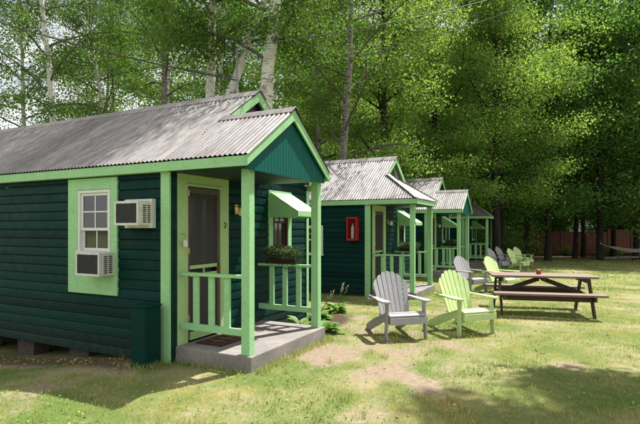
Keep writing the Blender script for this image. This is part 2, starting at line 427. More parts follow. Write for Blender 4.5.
C += [(4.18-abs(random.gauss(0,.22)), random.uniform(4.2,9), 0) for _ in range(420)]
C = np.array([(a, b, terrain(a, b)+.02) for a, b, _ in C])
o = obj('fallen_leaves', leafmesh('fallen_leaves', C, .035, rng, flat=1), 'fallen leaf'); o['kind'] = 'stuff'; o['label'] = 'dry fallen leaves scattered on the ground'; o['category'] = 'fallen leaves'

# taller uncut blades along edges and legs, broad-leaved weeds, leaves on the roof
pts = []
def edge(x0, y0, x1, y1, n_, w_=.05):
    for _ in range(n_):
        u = random.random(); pts.append((x0+(x1-x0)*u+random.gauss(0, w_), y0+(y1-y0)*u+random.gauss(0, w_)))
edge(4.36,2.99,6.24,2.99,900); edge(4.30,3.05,4.30,4.1,420); edge(6.28,3.0,6.28,3.4,200); edge(11.0,2.98,12.9,2.98,500); edge(3.93,4.15,3.93,4.5,120); edge(3.95,4.18,4.2,4.18,120)
cxs = [dr(6.98,1.25), dr(7.35,2.39), dr(9.52,4.37)]
for (a, b) in cxs:
    for _ in range(260): pts.append((a+random.gauss(0,.4), b+random.gauss(0,.35)))
for _ in range(60):
    x_, y_, d_ = scatter(1, 3.5, 11, rng); a, b = float(x_[0]), float(y_[0])
    for _ in range(22): pts.append((a+random.gauss(0,.035), b+random.gauss(0,.035)))
P_ = np.array([(a, b, terrain(a,b)-.004) for a, b in pts if not blocked(a,b)]); m = len(P_)
la = rng.uniform(0,6.283,m); ln_ = rng.uniform(.1,.7,m); h = rng.uniform(.04,.105,m); an = rng.uniform(0,6.283,m)
S_ = np.stack([np.cos(an),np.sin(an),0*an],1)*.0028
Mi = P_+np.stack([np.cos(la)*ln_*h*.3, np.sin(la)*ln_*h*.3, h*.6],1); T_ = P_+np.stack([np.cos(la)*ln_*h, np.sin(la)*ln_*h, h],1)
Vt = np.stack([P_-S_,P_+S_,Mi+S_*.7,Mi-S_*.7,T_],1).reshape(-1,3); i = np.arange(m)*5
o = obj('grass_tufts', npmesh('grass_tufts', Vt, np.concatenate([np.stack([i,i+1,i+2],1),np.stack([i,i+2,i+3],1),np.stack([i+3,i+2,i+4],1)]), {'tint': np.repeat(rng.uniform(0,.8,m),5)}), 'grass blade')
o['kind'] = 'stuff'; o['label'] = 'longer uncut grass along slab edges and chair legs'; o['category'] = 'grass'

# ------------------------------------------------------------------ cabins
SL = .69                      # roof pitch (rise over run)
PITCH = .068
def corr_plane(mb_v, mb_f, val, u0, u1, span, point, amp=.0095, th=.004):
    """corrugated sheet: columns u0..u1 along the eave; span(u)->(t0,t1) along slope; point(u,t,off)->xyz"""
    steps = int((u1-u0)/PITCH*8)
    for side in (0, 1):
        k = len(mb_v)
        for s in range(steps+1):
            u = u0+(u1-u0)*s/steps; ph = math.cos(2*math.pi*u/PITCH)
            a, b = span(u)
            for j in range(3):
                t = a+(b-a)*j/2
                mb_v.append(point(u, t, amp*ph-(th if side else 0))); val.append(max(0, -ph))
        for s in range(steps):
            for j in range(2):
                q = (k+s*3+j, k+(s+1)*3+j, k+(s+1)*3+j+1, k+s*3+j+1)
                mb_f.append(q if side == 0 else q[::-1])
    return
def make_siding(p0, axis_, length, z0, z1, openings, name, parent, nrm):
    """lapped boards from p0 along axis_ (unit 2-vector); openings (s0,s1,za,zb)"""
    mb = MB(); EX = .124; z = z0
    ax = Vector((axis_[0], axis_[1], 0)); nr = Vector((nrm[0], nrm[1], 0)); P0 = Vector((p0[0], p0[1], 0))
    while z < z1-1e-6:
        zt = min(z1, z+EX)
        segs = [(0, length)]
        for (a, b, za, zb) in openings:
            if z < zb-.01 and zt > za+.01:
                ns = []
                for (s0, s1) in segs:
                    if b <= s0 or a >= s1: ns.append((s0, s1)); continue
                    if a > s0: ns.append((s0, a))
                    if b < s1: ns.append((b, s1))
                segs = ns
        prof = [(0, 0), (.020, .002), (.023, .010), (.022, .055), (.017, .095), (.006, EX-.002), (0, EX-.001)]
        prof = [(o_, min(h_, zt-z)) for o_, h_ in prof]
        js = [random.uniform(.6, length-.4) for _ in range(max(1, int(length/2.6)))]
        for j_ in js:
            ns = []
            for (s0, s1) in segs:
                if s0+.2 < j_ < s1-.2: ns += [(s0, j_-.0012), (j_+.0012, s1)]
                else: ns.append((s0, s1))
            segs = ns
        for (s0, s1) in segs:
            poly = [P0+ax*s0+nr*o_+Vector((0,0,z+h_)) for o_, h_ in prof]
            mb.prism(poly, ax*(s1-s0))
        z += EX
    return mb.build(name, 'dark green paint', parent)

def railing(parent, a, b, z0, nb):
    """a,b (x,y) ends; z0 floor"""
    rl = bpy.data.objects.new('railing', None); col.objects.link(rl); rl.parent = parent
    MB().obox((a[0],a[1],z0+.87), (b[0],b[1],z0+.87), .085, .036).build('top_rail', 'mint paint', rl, .003)
    MB().obox((a[0],a[1],z0+.24), (b[0],b[1],z0+.24), .038, .08).build('bottom_rail', 'mint paint', rl, .003)
    d = Vector((b[0]-a[0], b[1]-a[1], 0)); u = d.normalized()
    for k in range(nb):
        t = (k+1)/(nb+1); p = Vector((a[0],a[1],0))+d*t
        mb = MB(); mb.obox((p.x,p.y,z0+.28), (p.x,p.y,z0+.852), .036, .075, up=tuple(u)); mb.build('baluster', 'mint paint', rl, .003)
    return rl

def double_hung(parent, c, ax, nr, wd, z0, z1, mat='white paint', rows=(2,2), curtain=True, meet=None, bottom=None):
    """sash window; c centre (x,y) on wall plane, ax along the wall, nr outward"""
    ax = Vector((*ax,0)); nr = Vector((*nr,0)); c = Vector((*c,0))
    wn = bpy.data.objects.new('window', None); col.objects.link(wn); wn.parent = parent
    def bar(mb, s0, s1, za, zb, o0, o1):
        poly = [c+ax*s0+nr*o0+Vector((0,0,za)), c+ax*s1+nr*o0+Vector((0,0,za)), c+ax*s1+nr*o0+Vector((0,0,zb)), c+ax*s0+nr*o0+Vector((0,0,zb))]
        mb.prism(poly, nr*(o1-o0))
    h = wd/2; fr = MB()
    bar(fr,-h,-h+.035,z0,z1,-.02,.045); bar(fr,h-.035,h,z0,z1,-.02,.045)
    bar(fr,-h+.035,h-.035,z1-.035,z1,-.02,.043); bar(fr,-h-.02,h+.02,z0-.03,z0,-.02,.065)
    fr.build('frame', mat, wn, .003)
    zm = meet if meet else (z0+z1)/2
    for (za, zb, nrw, off) in ((zm-.018, z1-.036, rows[0], .012), (z0+.001, zm+.018, rows[1], -.012)):
        if nrw == 0: continue
        mb = MB(); a = h-.037; tb = .036
        bar(mb,-a,-a+tb,za,zb,off-.012,off+.012); bar(mb,a-tb,a,za,zb,off-.012,off+.012)
        bar(mb,-a+tb,a-tb,zb-tb,zb,off-.011,off+.011); bar(mb,-a+tb,a-tb,za,za+tb,off-.011,off+.011)
        bar(mb,-.009,.009,za+tb,zb-tb,off-.008,off+.008)
        for r_ in range(1, nrw):
            zz = za+tb+(zb-za-2*tb)*r_/nrw
            bar(mb,-a+tb,-.009,zz-.009,zz+.009,off-.007,off+.007); bar(mb,.009,a-tb,zz-.009,zz+.009,off-.007,off+.007)
        mb.build('sash', mat, wn, .002)
        g = MB(); bar(g,-a+tb-.005,a-tb+.005,za+tb-.005,zb-tb+.005,off-.003,off); g.build('pane', 'glass', wn)
    return wn

def trim_board(mb, c, ax, nr, s0, s1, za, zb, o0, o1):
    ax = Vector((*ax,0)); nr = Vector((*nr,0)); c = Vector((*c,0))
    poly = [c+ax*s0+nr*o0+Vector((0,0,za)), c+ax*s1+nr*o0+Vector((0,0,za)), c+ax*s1+nr*o0+Vector((0,0,zb)), c+ax*s0+nr*o0+Vector((0,0,zb))]
    mb.prism(poly, nr*(o1-o0))

def make_cabin(dx, dz, kind, label, digit, side, length, detail=True):
    """local frame = cabin 1's world frame; dx,dz shift"""
    root = thing('cabin', label, 'cabin', (dx+5.9, 4.17, dz), 0, 'cabins in a row')
    O = Vector((5.9, 4.17, 0))
    def place(o):                                          # geometry is authored in row coordinates
        return o
    YB = 4.17+length
    # walls
    side_open, front_open = [], []
    yw0, yw1, zw0, zw1 = side['win']
    side_open.append((yw0-4.17, yw1-4.17, zw0, zw1))
    make_siding((4.30, 4.17), (0,1), length, -.03, 2.33, side_open, 'wall', root, (-1,0))
    fo = [(4.56-4.30, 5.20-4.30, 0, 2.14), (6.52-4.30, 7.0-4.30, 1.28, 2.1)]
    make_siding((4.30, 4.17), (1,0), 3.40, -.03, 2.33, fo, 'wall', root, (0,-1))
    make_siding((7.70, 4.17), (0,1), length, -.03, 2.33, [], 'wall', root, (1,0))
    MB().box(4.31, 7.69, YB-.05, YB, -.03, 2.33).build('wall', 'dark green paint', root)
    # floor sill + dark core so nothing is seen through
    MB().box(4.36, 7.64, 4.27, YB-.06, -.03, 2.2).build('interior', 'interior dark', root)
    # foundation blocks
    for k, yy in enumerate(np.arange(4.5, YB-.2, 1.18)):
        zg = terrain(4.4+dx, yy)-dz-.06
        if zg < -.06 or k % 2 == 0:
            MB().box(4.36, 4.60, yy, yy+.39, zg-.1, -.034).build('foundation_block', 'old block', root, .006)
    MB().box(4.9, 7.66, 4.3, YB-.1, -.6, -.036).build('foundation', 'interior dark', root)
    # corner boards
    mb = MB(); mb.box(4.262, 4.29, 4.142, 4.283, -.04, 2.27); mb.build('corner_board', 'mint paint', root, .003)
    MB().box(4.291, 4.384, 4.136, 4.168, -.03, 2.262).build('corner_board', 'dark green paint', root)
    mb = MB(); mb.box(7.66, 7.735, 4.128, 4.148, -.04, 2.27); mb.box(7.722, 7.738, 4.1482, 4.25, -.04, 2.27); mb.build('corner_board', 'mint paint', root, .003)
    # roof sheets
    vv, ff, val = [], [], []
    zE = 2.392; YG = 4.03
    cosn = 1/math.sqrt(1+SL*SL); sinn = SL*cosn
    def ptL(u, t, off): return (4.185+t-off*sinn, u, zE+SL*(t-.0)+off*cosn)
    def spL(u):
        if u >= YG: return (0, 1.815)
        if kind == 'gable': return (0, 1.015)
        return (0, max(.01, 1.015*(u-2.96)/(4.03-2.96)))
    corr_plane(vv, ff, val, 2.96, YG-.0005, spL, ptL); corr_plane(vv, ff, val, YG, YB+.12, spL, ptL)
    def ptR(u, t, off): return (7.815-t+off*sinn, u, zE+SL*t+off*cosn)
    corr_plane(vv, ff, val, YG, YB+.12, lambda u: (0, 1.815), ptR)
    def ptP(u, t, off): return (6.215-t+off*sinn, u, zE+SL*t+off*cosn)
    corr_plane(vv, ff, val, 2.96, 4.16, (lambda u: (0, 1.015)) if kind == 'gable' else (lambda u: (0, min(1.015, max(.01, 1.015*(u-2.96)/1.07)))), ptP)
    if kind == 'hip':
        sl2 = SL*1.015/1.07; c2 = 1/math.sqrt(1+sl2*sl2)
        def ptF(u, t, off): return (u, 2.96+t-off*sl2*c2, zE+sl2*t+off*c2)
        corr_plane(vv, ff, val, 4.185, 6.215, lambda u: (0, max(.01, 1.07*(1-abs(u-5.2)/1.015))), ptF)
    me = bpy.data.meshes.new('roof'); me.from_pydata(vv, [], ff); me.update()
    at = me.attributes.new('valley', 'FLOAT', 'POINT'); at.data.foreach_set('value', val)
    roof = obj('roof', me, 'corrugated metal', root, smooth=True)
    zr = zE+SL*1.815
    mb = MB(); mb.prism([(6.0-.16,YG-.02,zr-.16*SL+.014),(6.0,YG-.02,zr+.022),(6.16,YG-.02,zr-.16*SL+.014),(6.16,YG-.02,zr-.16*SL+.010),(6.0,YG-.02,zr+.016),(5.84,YG-.02,zr-.16*SL+.010)], (0, YB+.14-YG, 0))
    mb.build('ridge_cap', 'corrugated metal', roof)
    zp = zE+SL*1.015
    if kind == 'gable':
        mb = MB(); mb.prism([(5.2-.12,2.95,zp-.12*SL+.014),(5.2,2.95,zp+.022),(5.32,2.95,zp-.12*SL+.014),(5.32,2.95,zp-.12*SL+.010),(5.2,2.95,zp+.016),(5.08,2.95,zp-.12*SL+.010)], (0, 1.14, 0))
        mb.build('ridge_cap', 'corrugated metal', roof)
    else:
        for sx in (-1, 1):
            mb = MB(); mb.obox((5.2+sx*1.0, 2.975, zE+.016), (5.2, 4.03, zp+.018), .10, .012); mb.build('hip_cap', 'corrugated metal', roof)
    # fascias
    mb = MB(); mb.box(4.195, 4.22, 3.0, YB+.1, 2.265, 2.376); mb.build('fascia', 'mint paint', root, .003)
    mb = MB(); mb.box(7.78, 7.805, 4.05, YB+.1, 2.265, 2.376); mb.build('fascia', 'mint paint', root, .003)
    mb = MB(); mb.box(6.18, 6.205, 3.0, 4.13, 2.265, 2.376); mb.build('fascia', 'mint paint', root, .003)
    def rake(x0, x1, xm, ya, zoff, nm='rake_board'):
        top = zE-.012; mb = MB()
        for (xa, xb) in ((x0, xm), (x1, xm)):
            za = top+SL*0; zb_ = top+SL*abs(xm-x0)
            h = .135
            mb.prism([(xa,ya,za-h+.02),(xb,ya,zb_-h),(xb,ya,zb_),(xa,ya,za)], (0,.024,0))
        return mb.build(nm, 'mint paint', root, .002)
    if kind == 'gable':
        rake(4.1955, 6.2045, 5.2, 2.975, 0)
        # corrugated teal gable panel
        vv, ff, val = [], [], []
        def ptG(u, t, off): return (u, 3.03-off, 2.235+t)
        corr_plane(vv, ff, val, 4.24, 6.16, lambda u: (0, max(.02, (zE-.03+SL*(1.0-abs(u-5.2)))-2.235)), ptG, amp=.0028)
        me = bpy.data.meshes.new('gable_panel'); me.from_pydata(vv, [], ff); me.update(); obj('gable_panel', me, 'teal metal', root, smooth=True)
    else:
        mb = MB(); mb.box(4.2205, 6.1795, 2.98, 3.004, 2.263, 2.374); mb.build('fascia', 'mint paint', root, .003)
    rake(4.1955+.0, 7.8045, 6.0, YG+.005, 0)
    # main gable wall above the porch: boards + dark vent, and back gable
    zt = zE-.03
    mb = MB(); mb.prism([(4.32,4.17,2.33),(7.68,4.17,2.33),(6.0,4.17,zt+SL*1.8)], (0,.03,0)); mb.build('gable_wall', 'mint paint' if kind == 'hip' else 'dark green paint', root)
    mb = MB(); mb.prism([(4.32,YB-.03,2.33),(7.68,YB-.03,2.33),(6.0,YB-.03,zt+SL*1.8)], (0,.03,0)); mb.build('gable_wall', 'dark green paint', root)
    mb = MB(); zv = zr-.52
    mb.prism([(5.72,4.150,zv),(6.28,4.150,zv),(6.0,4.150,zv+.19*2)], (0,.012,0)); mb.build('vent', 'black metal', root)
    # porch: slab, posts, ceiling, rails
    MB().box(4.36, 6.22, 3.05, 4.145, -.28, .18).build('porch_floor', 'concrete', root, .012)
    MB().box(4.23, 6.17, 3.06, 4.13, 2.262, 2.28).build('porch_ceiling', 'dark ceiling', root)
    MB().box(4.23, 4.26, 4.15, YB, 2.262, 2.28).build('soffit', 'mint paint', root)
    for xx in (4.39, 6.06): MB().box(xx, xx+.105, 3.09, 3.20, .18, 2.262).build('porch_post', 'mint paint', root, .005)
    MB().box(4.225, 6.175, 3.1, 3.19, 2.15, 2.262) if False else None
    railing(root, (4.443, 4.12), (4.443, 3.2), .18, 3)
    railing(root, (6.113, 4.12), (6.113, 3.2), .18, 3)
    # door: surround, screen door, inner door
    c = (0, 4.17)
    mb = MB(); ax, nr = (1,0), (0,-1)
    trim_board(mb, c, ax, nr, 4.385, 4.565, .18, 2.30, .0, .045); trim_board(mb, c, ax, nr, 5.195, 5.375, .18, 2.30, .0, .045)
    trim_board(mb, c, ax, nr, 4.565, 5.195, 2.12, 2.30, .0, .045)
    trim_board(mb, c, ax, nr, 4.54, 5.22, 2.125, 2.15, .0455, .06)
    mb.build('door_frame', 'lime paint', root, .004)
    dn = bpy.data.objects.new('screen_door', None); col.objects.link(dn); dn.parent = root
    mb = MB()
    for (a, b, za, zb) in ((4.572,4.61,.2,2.11),(5.135,5.188,.2,2.11),(4.61,5.135,2.04,2.11)): trim_board(mb, c, ax, nr, a, b, za, zb, .005, .031)
    mb.build('door_stiles', 'stile wood', dn, .003)
    mb = MB()
    for (a, b, za, zb) in ((4.6105,5.1345,1.085,1.13),(4.6105,5.1345,.99,1.025)):
        trim_board(mb, c, ax, nr, a, b, za, zb, .005, .033)
    trim_board(mb, c, ax, nr, 4.87, 4.89, 1.0255, 1.0845, .008, .03)
    mb.build('middle_rail', 'lime paint', dn, .003)
    mb = MB(); trim_board(mb, c, ax, nr, 4.6105, 5.1345, .2, .30, .005, .033); mb.build('kick_rail', 'lime paint', dn, .003)
    mb = MB(); trim_board(mb, c, ax, nr, 4.60, 5.16, 1.10, 2.08, .012, .016); trim_board(mb, c, ax, nr, 4.60, 5.16, .25, 1.01, .012, .016)
    m_ = mb.build('screen', 'screen see-through', dn)
    mb = MB()
    for (a, b, za, zb) in ((4.57,4.68,.2,2.12),(5.08,5.19,.2,2.12),(4.68,5.08,1.98,2.12),(4.68,5.08,.2,1.15)): trim_board(mb, c, ax, nr, a, b, za, zb, -.075, -.045)
    mb.build('inner_door', 'door wood', root, .004)
    mb = MB(); trim_board(mb, c, ax, nr, 4.68, 5.08, 1.15, 1.98, -.068, -.062); mb.build('door_pane', 'glass', root)
    if detail:
        MB().tube([(5.165,4.125,1.10),(5.165,4.10,1.10),(5.165,4.095,1.0),(5.165,4.125,1.0)], .008, 8).build('handle', 'brass', dn)
        for zz in (.45, 1.28, 2.0): MB().box(4.562, 4.582, 4.118, 4.126, zz, zz+.07).build('hinge', 'brass', dn)
        # lamp
        lp = MB(); lp.box(5.52, 5.60, 4.13, 4.150, 1.80, 1.93); lp.tube([(5.56,4.13,1.90),(5.56,4.08,1.92),(5.56,4.05,1.89)], .01, 8); l0 = lp.build('porch_lamp', 'brass', root, .002)
        MB().lathe((5.56,4.05,1.77), [(.02,0),(.045,.02),(.05,.08),(.02,.125)]).build('lamp_globe', 'lamp glass', l0, smooth=True)
    # porch window with awning
    mb = MB(); c = (6.76, 4.17)
    for (a, b, za, zb) in ((-.35,-.235,1.17,2.20),(.235,.35,1.17,2.20),(-.235,.235,2.10,2.20),(-.235,.235,1.17,1.275)): trim_board(mb, c, ax, nr, a, b, za, zb, 0, .042)
    mb.build('window_trim', 'mint paint', root, .003)
    double_hung(root, c, ax, nr, .46, 1.30, 2.09, 'brown wood' if detail else 'white paint', (1,1))
    aw = MB(); xa, xb = 6.42, 7.10
    aw.prism([(xa,4.12,2.17),(xa,3.62,1.865),(xa,3.62,1.855),(xa,4.12,2.155)], (xb-xa,0,0))
    for xs in (xa, xb-.008): aw.prism([(xs,4.12,2.15),(xs,3.63,1.852),(xs,3.63,1.775),(xs,4.12,1.775)], (.008,0,0))
    # scalloped valance
    nsc = 9; pts = [(xa,3.612,1.862)]
    for k in range(nsc*6+1):
        u = k/(nsc*6); pts.append((xa+(xb-xa)*u, 3.612, 1.795-.022*abs(math.sin(math.pi*u*nsc))))
    pts.append((xb,3.612,1.862)); aw.prism(pts[::-1], (0,.006,0))
    k2 = 6
    for xs in (xa-.001, xb-.005):
        pts = [(xs,4.12,1.80)]
        for k in range(k2*6+1):
            u = k/(k2*6); pts.append((xs, 4.12-.5*u, 1.775-.02*abs(math.sin(math.pi*u*k2))))
        pts.append((xs,3.62,1.80)); aw.prism(pts, (.006,0,0))
    aw.build('awning', 'mint paint', root, 0)
    # side window
    yc = (yw0+yw1)/2; c = (4.30, yc); ax, nr = (0,1), (-1,0)
    if side['trim']:
        mb = MB(); a = side['trim']
        hw = (yw1-yw0)/2
        for (s0, s1, za, zb) in ((a[0]-yc,-hw,a[2],a[3]),(hw,a[1]-yc,a[2],a[3]),(-hw,hw,zw1,a[3]),(-hw,hw,a[2],zw0)): trim_board(mb, c, ax, nr, s0, s1, za, zb, 0, .042)
        mb.build('window_trim', 'mint paint', root, .003)
    double_hung(root, c, ax, nr, yw1-yw0-.01, side['wz0'], zw1-.005, 'white paint', (2,1), meet=side['meet'])
    # curtain behind the glass
    mb = MB()
    for s in np.arange(yw0, yw1-.02, .035): mb.box(4.345, 4.352+.006*math.sin(s*90), s, s+.033, side['wz0'], zw1)
    mb.build('curtain', 'curtain', root)
    if digit:
        cu = bpy.data.curves.new('n', 'FONT'); cu.body = digit; cu.size = .11; cu.extrude = .003
        to = bpy.data.objects.new('n', cu); col.objects.link(to); bpy.context.view_layer.update()
        me = bpy.data.meshes.new_from_object(to.evaluated_get(bpy.context.evaluated_depsgraph_get())); bpy.data.objects.remove(to)
        me.transform(__import__('mathutils').Matrix.Translation((5.262, 4.119, 1.60)) @ __import__('mathutils').Matrix.Rotation(R(90),4,'X'))
        obj('house_number', me, 'black metal', root)
    for ch in [root]+[]: pass
    # shift authored geometry so that it hangs under the root
    def shift(o):
        for ch in o.children:
            if ch.type == 'MESH': ch.data.transform(__import__('mathutils').Matrix.Translation(-O))
            shift(ch)
    shift(root)
    return root

# see-through insect screen
m = bpy.data.materials.new('screen see-through'); t, n, L = nt(m); o_ = n.new('ShaderNodeOutputMaterial'); mx = n.new('ShaderNodeMixShader'); mx.inputs[0].default_value = .42
a_ = n.new('ShaderNodeBsdfTransparent'); b_ = n.new('ShaderNodeBsdfDiffuse'); b_.inputs[0].default_value = (.09,.088,.085,1)
L.new(a_.outputs[0], mx.inputs[1]); L.new(b_.outputs[0], mx.inputs[2]); L.new(mx.outputs[0], o_.inputs[0]); M['screen see-through'] = m

s1 = dict(win=(5.14,5.76,1.02,2.10), trim=(5.02,5.96,.74,2.25), wz0=1.30, meet=1.585)
s2 = dict(win=(5.42,5.98,1.02,1.77), trim=None, wz0=1.03, meet=1.40)
s3 = dict(win=(6.4,7.0,1.0,1.9), trim=(6.3,7.1,.9,2.0), wz0=1.02, meet=1.45)
cab1 = make_cabin(0, 0, 'gable', 'nearest dark green cabin, number 2 beside its door, gabled porch and two air conditioners', '2', s1, 8.5)
cab2 = make_cabin(6.65, -.10, 'hip', 'second dark green cabin along, hipped porch roof and red extinguisher box on its wall', None, s2, 8.0)
cab3 = make_cabin(12.3, -.15, 'gable', 'third green cabin along, small porch with a teal gable above the far grey chairs', None, s3, 7.0)
cab4 = make_cabin(19.2, -.22, 'hip', 'farthest green cabin of the row, hipped porch roof under dark trees', None, s3, 6.0)

# ------------------------------------------------------------------ things on and around the cabins
def ac_unit(label, y0, y1, z0, z1, bracket):
    t = thing('air_conditioner', label, 'air conditioner', (4.1, (y0+y1)/2, z0), 0, 'air conditioners on the nearest cabin')
    T = t.location; x0, x1 = 4.03-T.x, 4.272-T.x; a, b = y0-T.y, y1-T.y; h = z1-z0
    MB().box(x0+.012, x1, a, b, 0, h).build('casing', 'off white casing', t, .008)
    mb = MB(); mb.box(x0, x0+.012, a, a+.03, 0, h); mb.box(x0, x0+.012, b-.03, b, 0, h); mb.box(x0, x0+.012, a+.03, b-.03, h-.03, h); mb.box(x0, x0+.012, a+.03, b-.03, 0, .03)
    mb.build('front_bezel', 'off white casing', t, .003)
    mb = MB(); mb.box(x0+.006, x0+.0105, a+.03, b-.03, .03, h-.03)
    for k in range(26):
        yy = a+.034+k*(b-a-.07)/25; mb.box(x0+.001, x0+.007, yy, yy+.003, .03, h-.03)
    mb.build('coil_grille', 'grille', t)
    mb = MB()
    for cx in (x0+.07, x0+.14):
        for k in range(9): mb.box(cx, cx+.05, a-.002, a+.004, .035+k*(h-.07)/9, .035+k*(h-.07)/9+.014)
    mb.build('side_louvre', 'black metal', t)
    if bracket:
        MB().box(x1-.06, x1+.004, a-.03, b+.03, -.03, h+.03).build('wall_collar', 'off white casing', t, .004)
    return t
ac_unit('white air conditioner with dark grille sitting in the sash window', 5.06, 5.50, 1.00, 1.298, False)
ac_unit('white air conditioner poking through the wall, higher up between window and door', 4.40, 4.80, 1.63, 1.92, True)

t = thing('utility_box', 'tall dark green metal utility box standing at the cabin corner', 'utility box', (4.08, 4.33, terrain(4,4.3)-.02))
MB().box(-.12,.12,-.115,.115,-.1,.71).build('body', 'utility green', t, .008)
MB().box(-.13,.13,-.125,.125,.712,.735).build('lid', 'utility green', t, .006)

t = thing('doormat', 'dark patterned doormat lying on the concrete porch of the nearest cabin', 'doormat', (4.92, 3.83, .18))
MB().box(-.33,.33,-.2,.2,.001,.014).build('weave', 'mat weave', t, .003)
mb = MB()
mb.box(-.28,.28,-.16,-.145,.0142,.0165); mb.box(-.28,.28,.145,.16,.0142,.0165); mb.box(-.28,-.26,-.145,.145,.0142,.0165); mb.box(.26,.28,-.145,.145,.0142,.0165)
for q in (-.15,0,.15): mb.prism([(q-.06,0,.0142),(q,-.145,.0142),(q+.06,0,.0142),(q,.145,.0142)], (0,0,.0025))
mb.build('motif', 'mat motif', t)

t = thing('hanging_lantern', 'small pale lantern hanging from a hook on the door frame', 'lantern', (4.455, 4.08, 1.40))
MB().tube([(0,.045,.12),(0,.0,.14),(0,-.01,.12)], .004, 6).build('hook', 'brass', t)
MB().tube([(0,-.01,.12),(0,-.01,.06)], .002, 5).build('chain', 'black metal', t)
MB().lathe((0,-.01,-.03), [(.025,0),(.03,.01),(.028,.07),(.01,.09)]).build('shade', 'off white casing', t, smooth=True)

def leafy_box(name, label, x, y, z, ln, seed, dx=0):
    t = thing(name, label, 'planter', (x, y, z), 0, 'planters on the porch rails')
    MB().prism([(-.07,-ln/2,0),(.07,-ln/2,0),(.085,-ln/2,.075),(-.085,-ln/2,.075)], (0,ln,0)).build('box', 'terracotta', t, .004)
    g = np.random.default_rng(seed); C = []
    for _ in range(44):
        a, b = g.uniform(-.08,.08), g.uniform(-ln/2,ln/2)
        for k in range(55):
            s = g.uniform(0,1); C.append((a+g.normal()*.04*(.5+s), b+g.normal()*.045, .06+.17*s+g.normal()*.025-.11*(s<.3)))
    obj('foliage', leafmesh('planter_leaves', np.array(C), .028, g), 'planter leaf', t)
    return t
leafy_box('planter_box', 'dark planter with bushy greenery on the porch rail of the nearest cabin', 6.15, 3.72, 1.07, .5, 3)
leafy_box('planter_box', 'planter of trailing plants on the porch rail of the second cabin', 12.77, 3.72, .97, .5, 4)
leafy_box('planter_box', 'small planter on the porch rail of the third cabin', 18.42, 3.72, .92, .5, 5)

t = thing('extinguisher_cabinet', 'shallow red fire extinguisher cabinet mounted on the second cabin wall', 'extinguisher cabinet', (10.93, 4.57, 1.30)); t.scale = (1, .84, 1)
mb = MB(); mb.box(-.03,-.005,-.16,.16,0,.56); mb.box(-.15,-.03,-.16,-.135,0,.56); mb.box(-.15,-.03,.135,.16,0,.56); mb.box(-.15,-.03,-.135,.135,.535,.56); mb.box(-.15,-.03,-.135,.135,0,.025)
mb.build('case', 'red paint', t, .003)
mb = MB(); mb.box(-.162,-.151,-.165,-.12,-.004,.565); mb.box(-.162,-.151,.12,.165,-.004,.565); mb.box(-.162,-.151,-.12,.12,.52,.565); mb.box(-.162,-.151,-.12,.12,-.004,.04); mb.build('door_frame', 'red paint', t, .003)
t2 = thing('fire_extinguisher', 'pale fire extinguisher inside the red wall cabinet', 'fire extinguisher', (10.84, 4.57, 1.33))
MB().lathe((0,0,0), [(.04,0),(.045,.02),(.045,.26),(.036,.30),(.016,.33),(.015,.39)]).build('cylinder', 'extinguisher body', t2, smooth=True)
mb = MB(); mb.box(-.05,.03,-.012,.012,.39,.41); mb.obox((-.06,0,.44),(.03,0,.42),.02,.012); mb.tube([(0,.03,.40),(0,.075,.36),(0,.078,.2),(0,.07,.12)],.009,6); mb.build('valve', 'black metal', t2)

C = []
for _ in range(70):
    t_ = random.random()**1.0*1.75; yy = random.uniform(3.1 if t_ < .95 else 4.2, 11); C.append((4.185+t_, yy, 2.392+.69*t_+.016))
o = obj('roof_litter', leafmesh('roof_litter', np.array(C), .03, rng, flat=1), 'fallen leaf'); o['kind'] = 'stuff'; o['label'] = 'dry leaves caught on the nearest metal roof'; o['category'] = 'fallen leaves'
# service mast + cables
mast = tag(MB().tube([(6.0,4.45,3.3),(6.0,4.45,4.0),(6.0,4.45,4.36)], .018, 10).build('service_mast', 'pole metal', smooth=True), 'grey metal service mast rising from the nearest cabin ridge', 'mast')
def cable(label, a, b, sag, r, n_=24):
    a, b = Vector(a), Vector(b); pts = [a.lerp(b, k/n_)-Vector((0,0,sag*4*(k/n_)*(1-k/n_))) for k in range(n_+1)]
    mb = MB(); mb.tube(pts, r, 6)
    return tag(mb.build('cable', 'cable rubber', smooth=True), label, 'cable', 'overhead cables')
p0 = pd(0, 9.5); k_ = 1.6
cable('thick overhead cable sagging from the upper left to the roof ridge', (6.0,4.43,3.86), (p0[0]-(6-p0[0])*.6, p0[1]+(p0[1]-4.43)*.6, 1.6+206*9.5/480+1.35), .18, .013)
cable('thinner second overhead cable twisted beside the thick one on the left', (6.0,4.43,3.90), (p0[0]-(6-p0[0])*.6, p0[1]+(p0[1]-4.43)*.6, 1.6+208*9.5/480+1.42), .26, .006)
p1 = pd(485, 9.5)
cable('overhead wire rising from the mast to the top right', (6.0,4.36,4.36), (p1[0]*1.45-6*.45, p1[1]*1.45-4.36*.45, 1.6+228*9.5/480+.95), .15, .008)
p2 = pd(330, 13); p3 = pd(560, 13)
cable('farther overhead wire crossing high in front of the centre trees', (p2[0],p2[1],1.6+165*13/480), (p3[0]*1.3-p2[0]*.3, p3[1]*1.3-p2[1]*.3, 1.6+228*13/480+1.0), .25, .008)

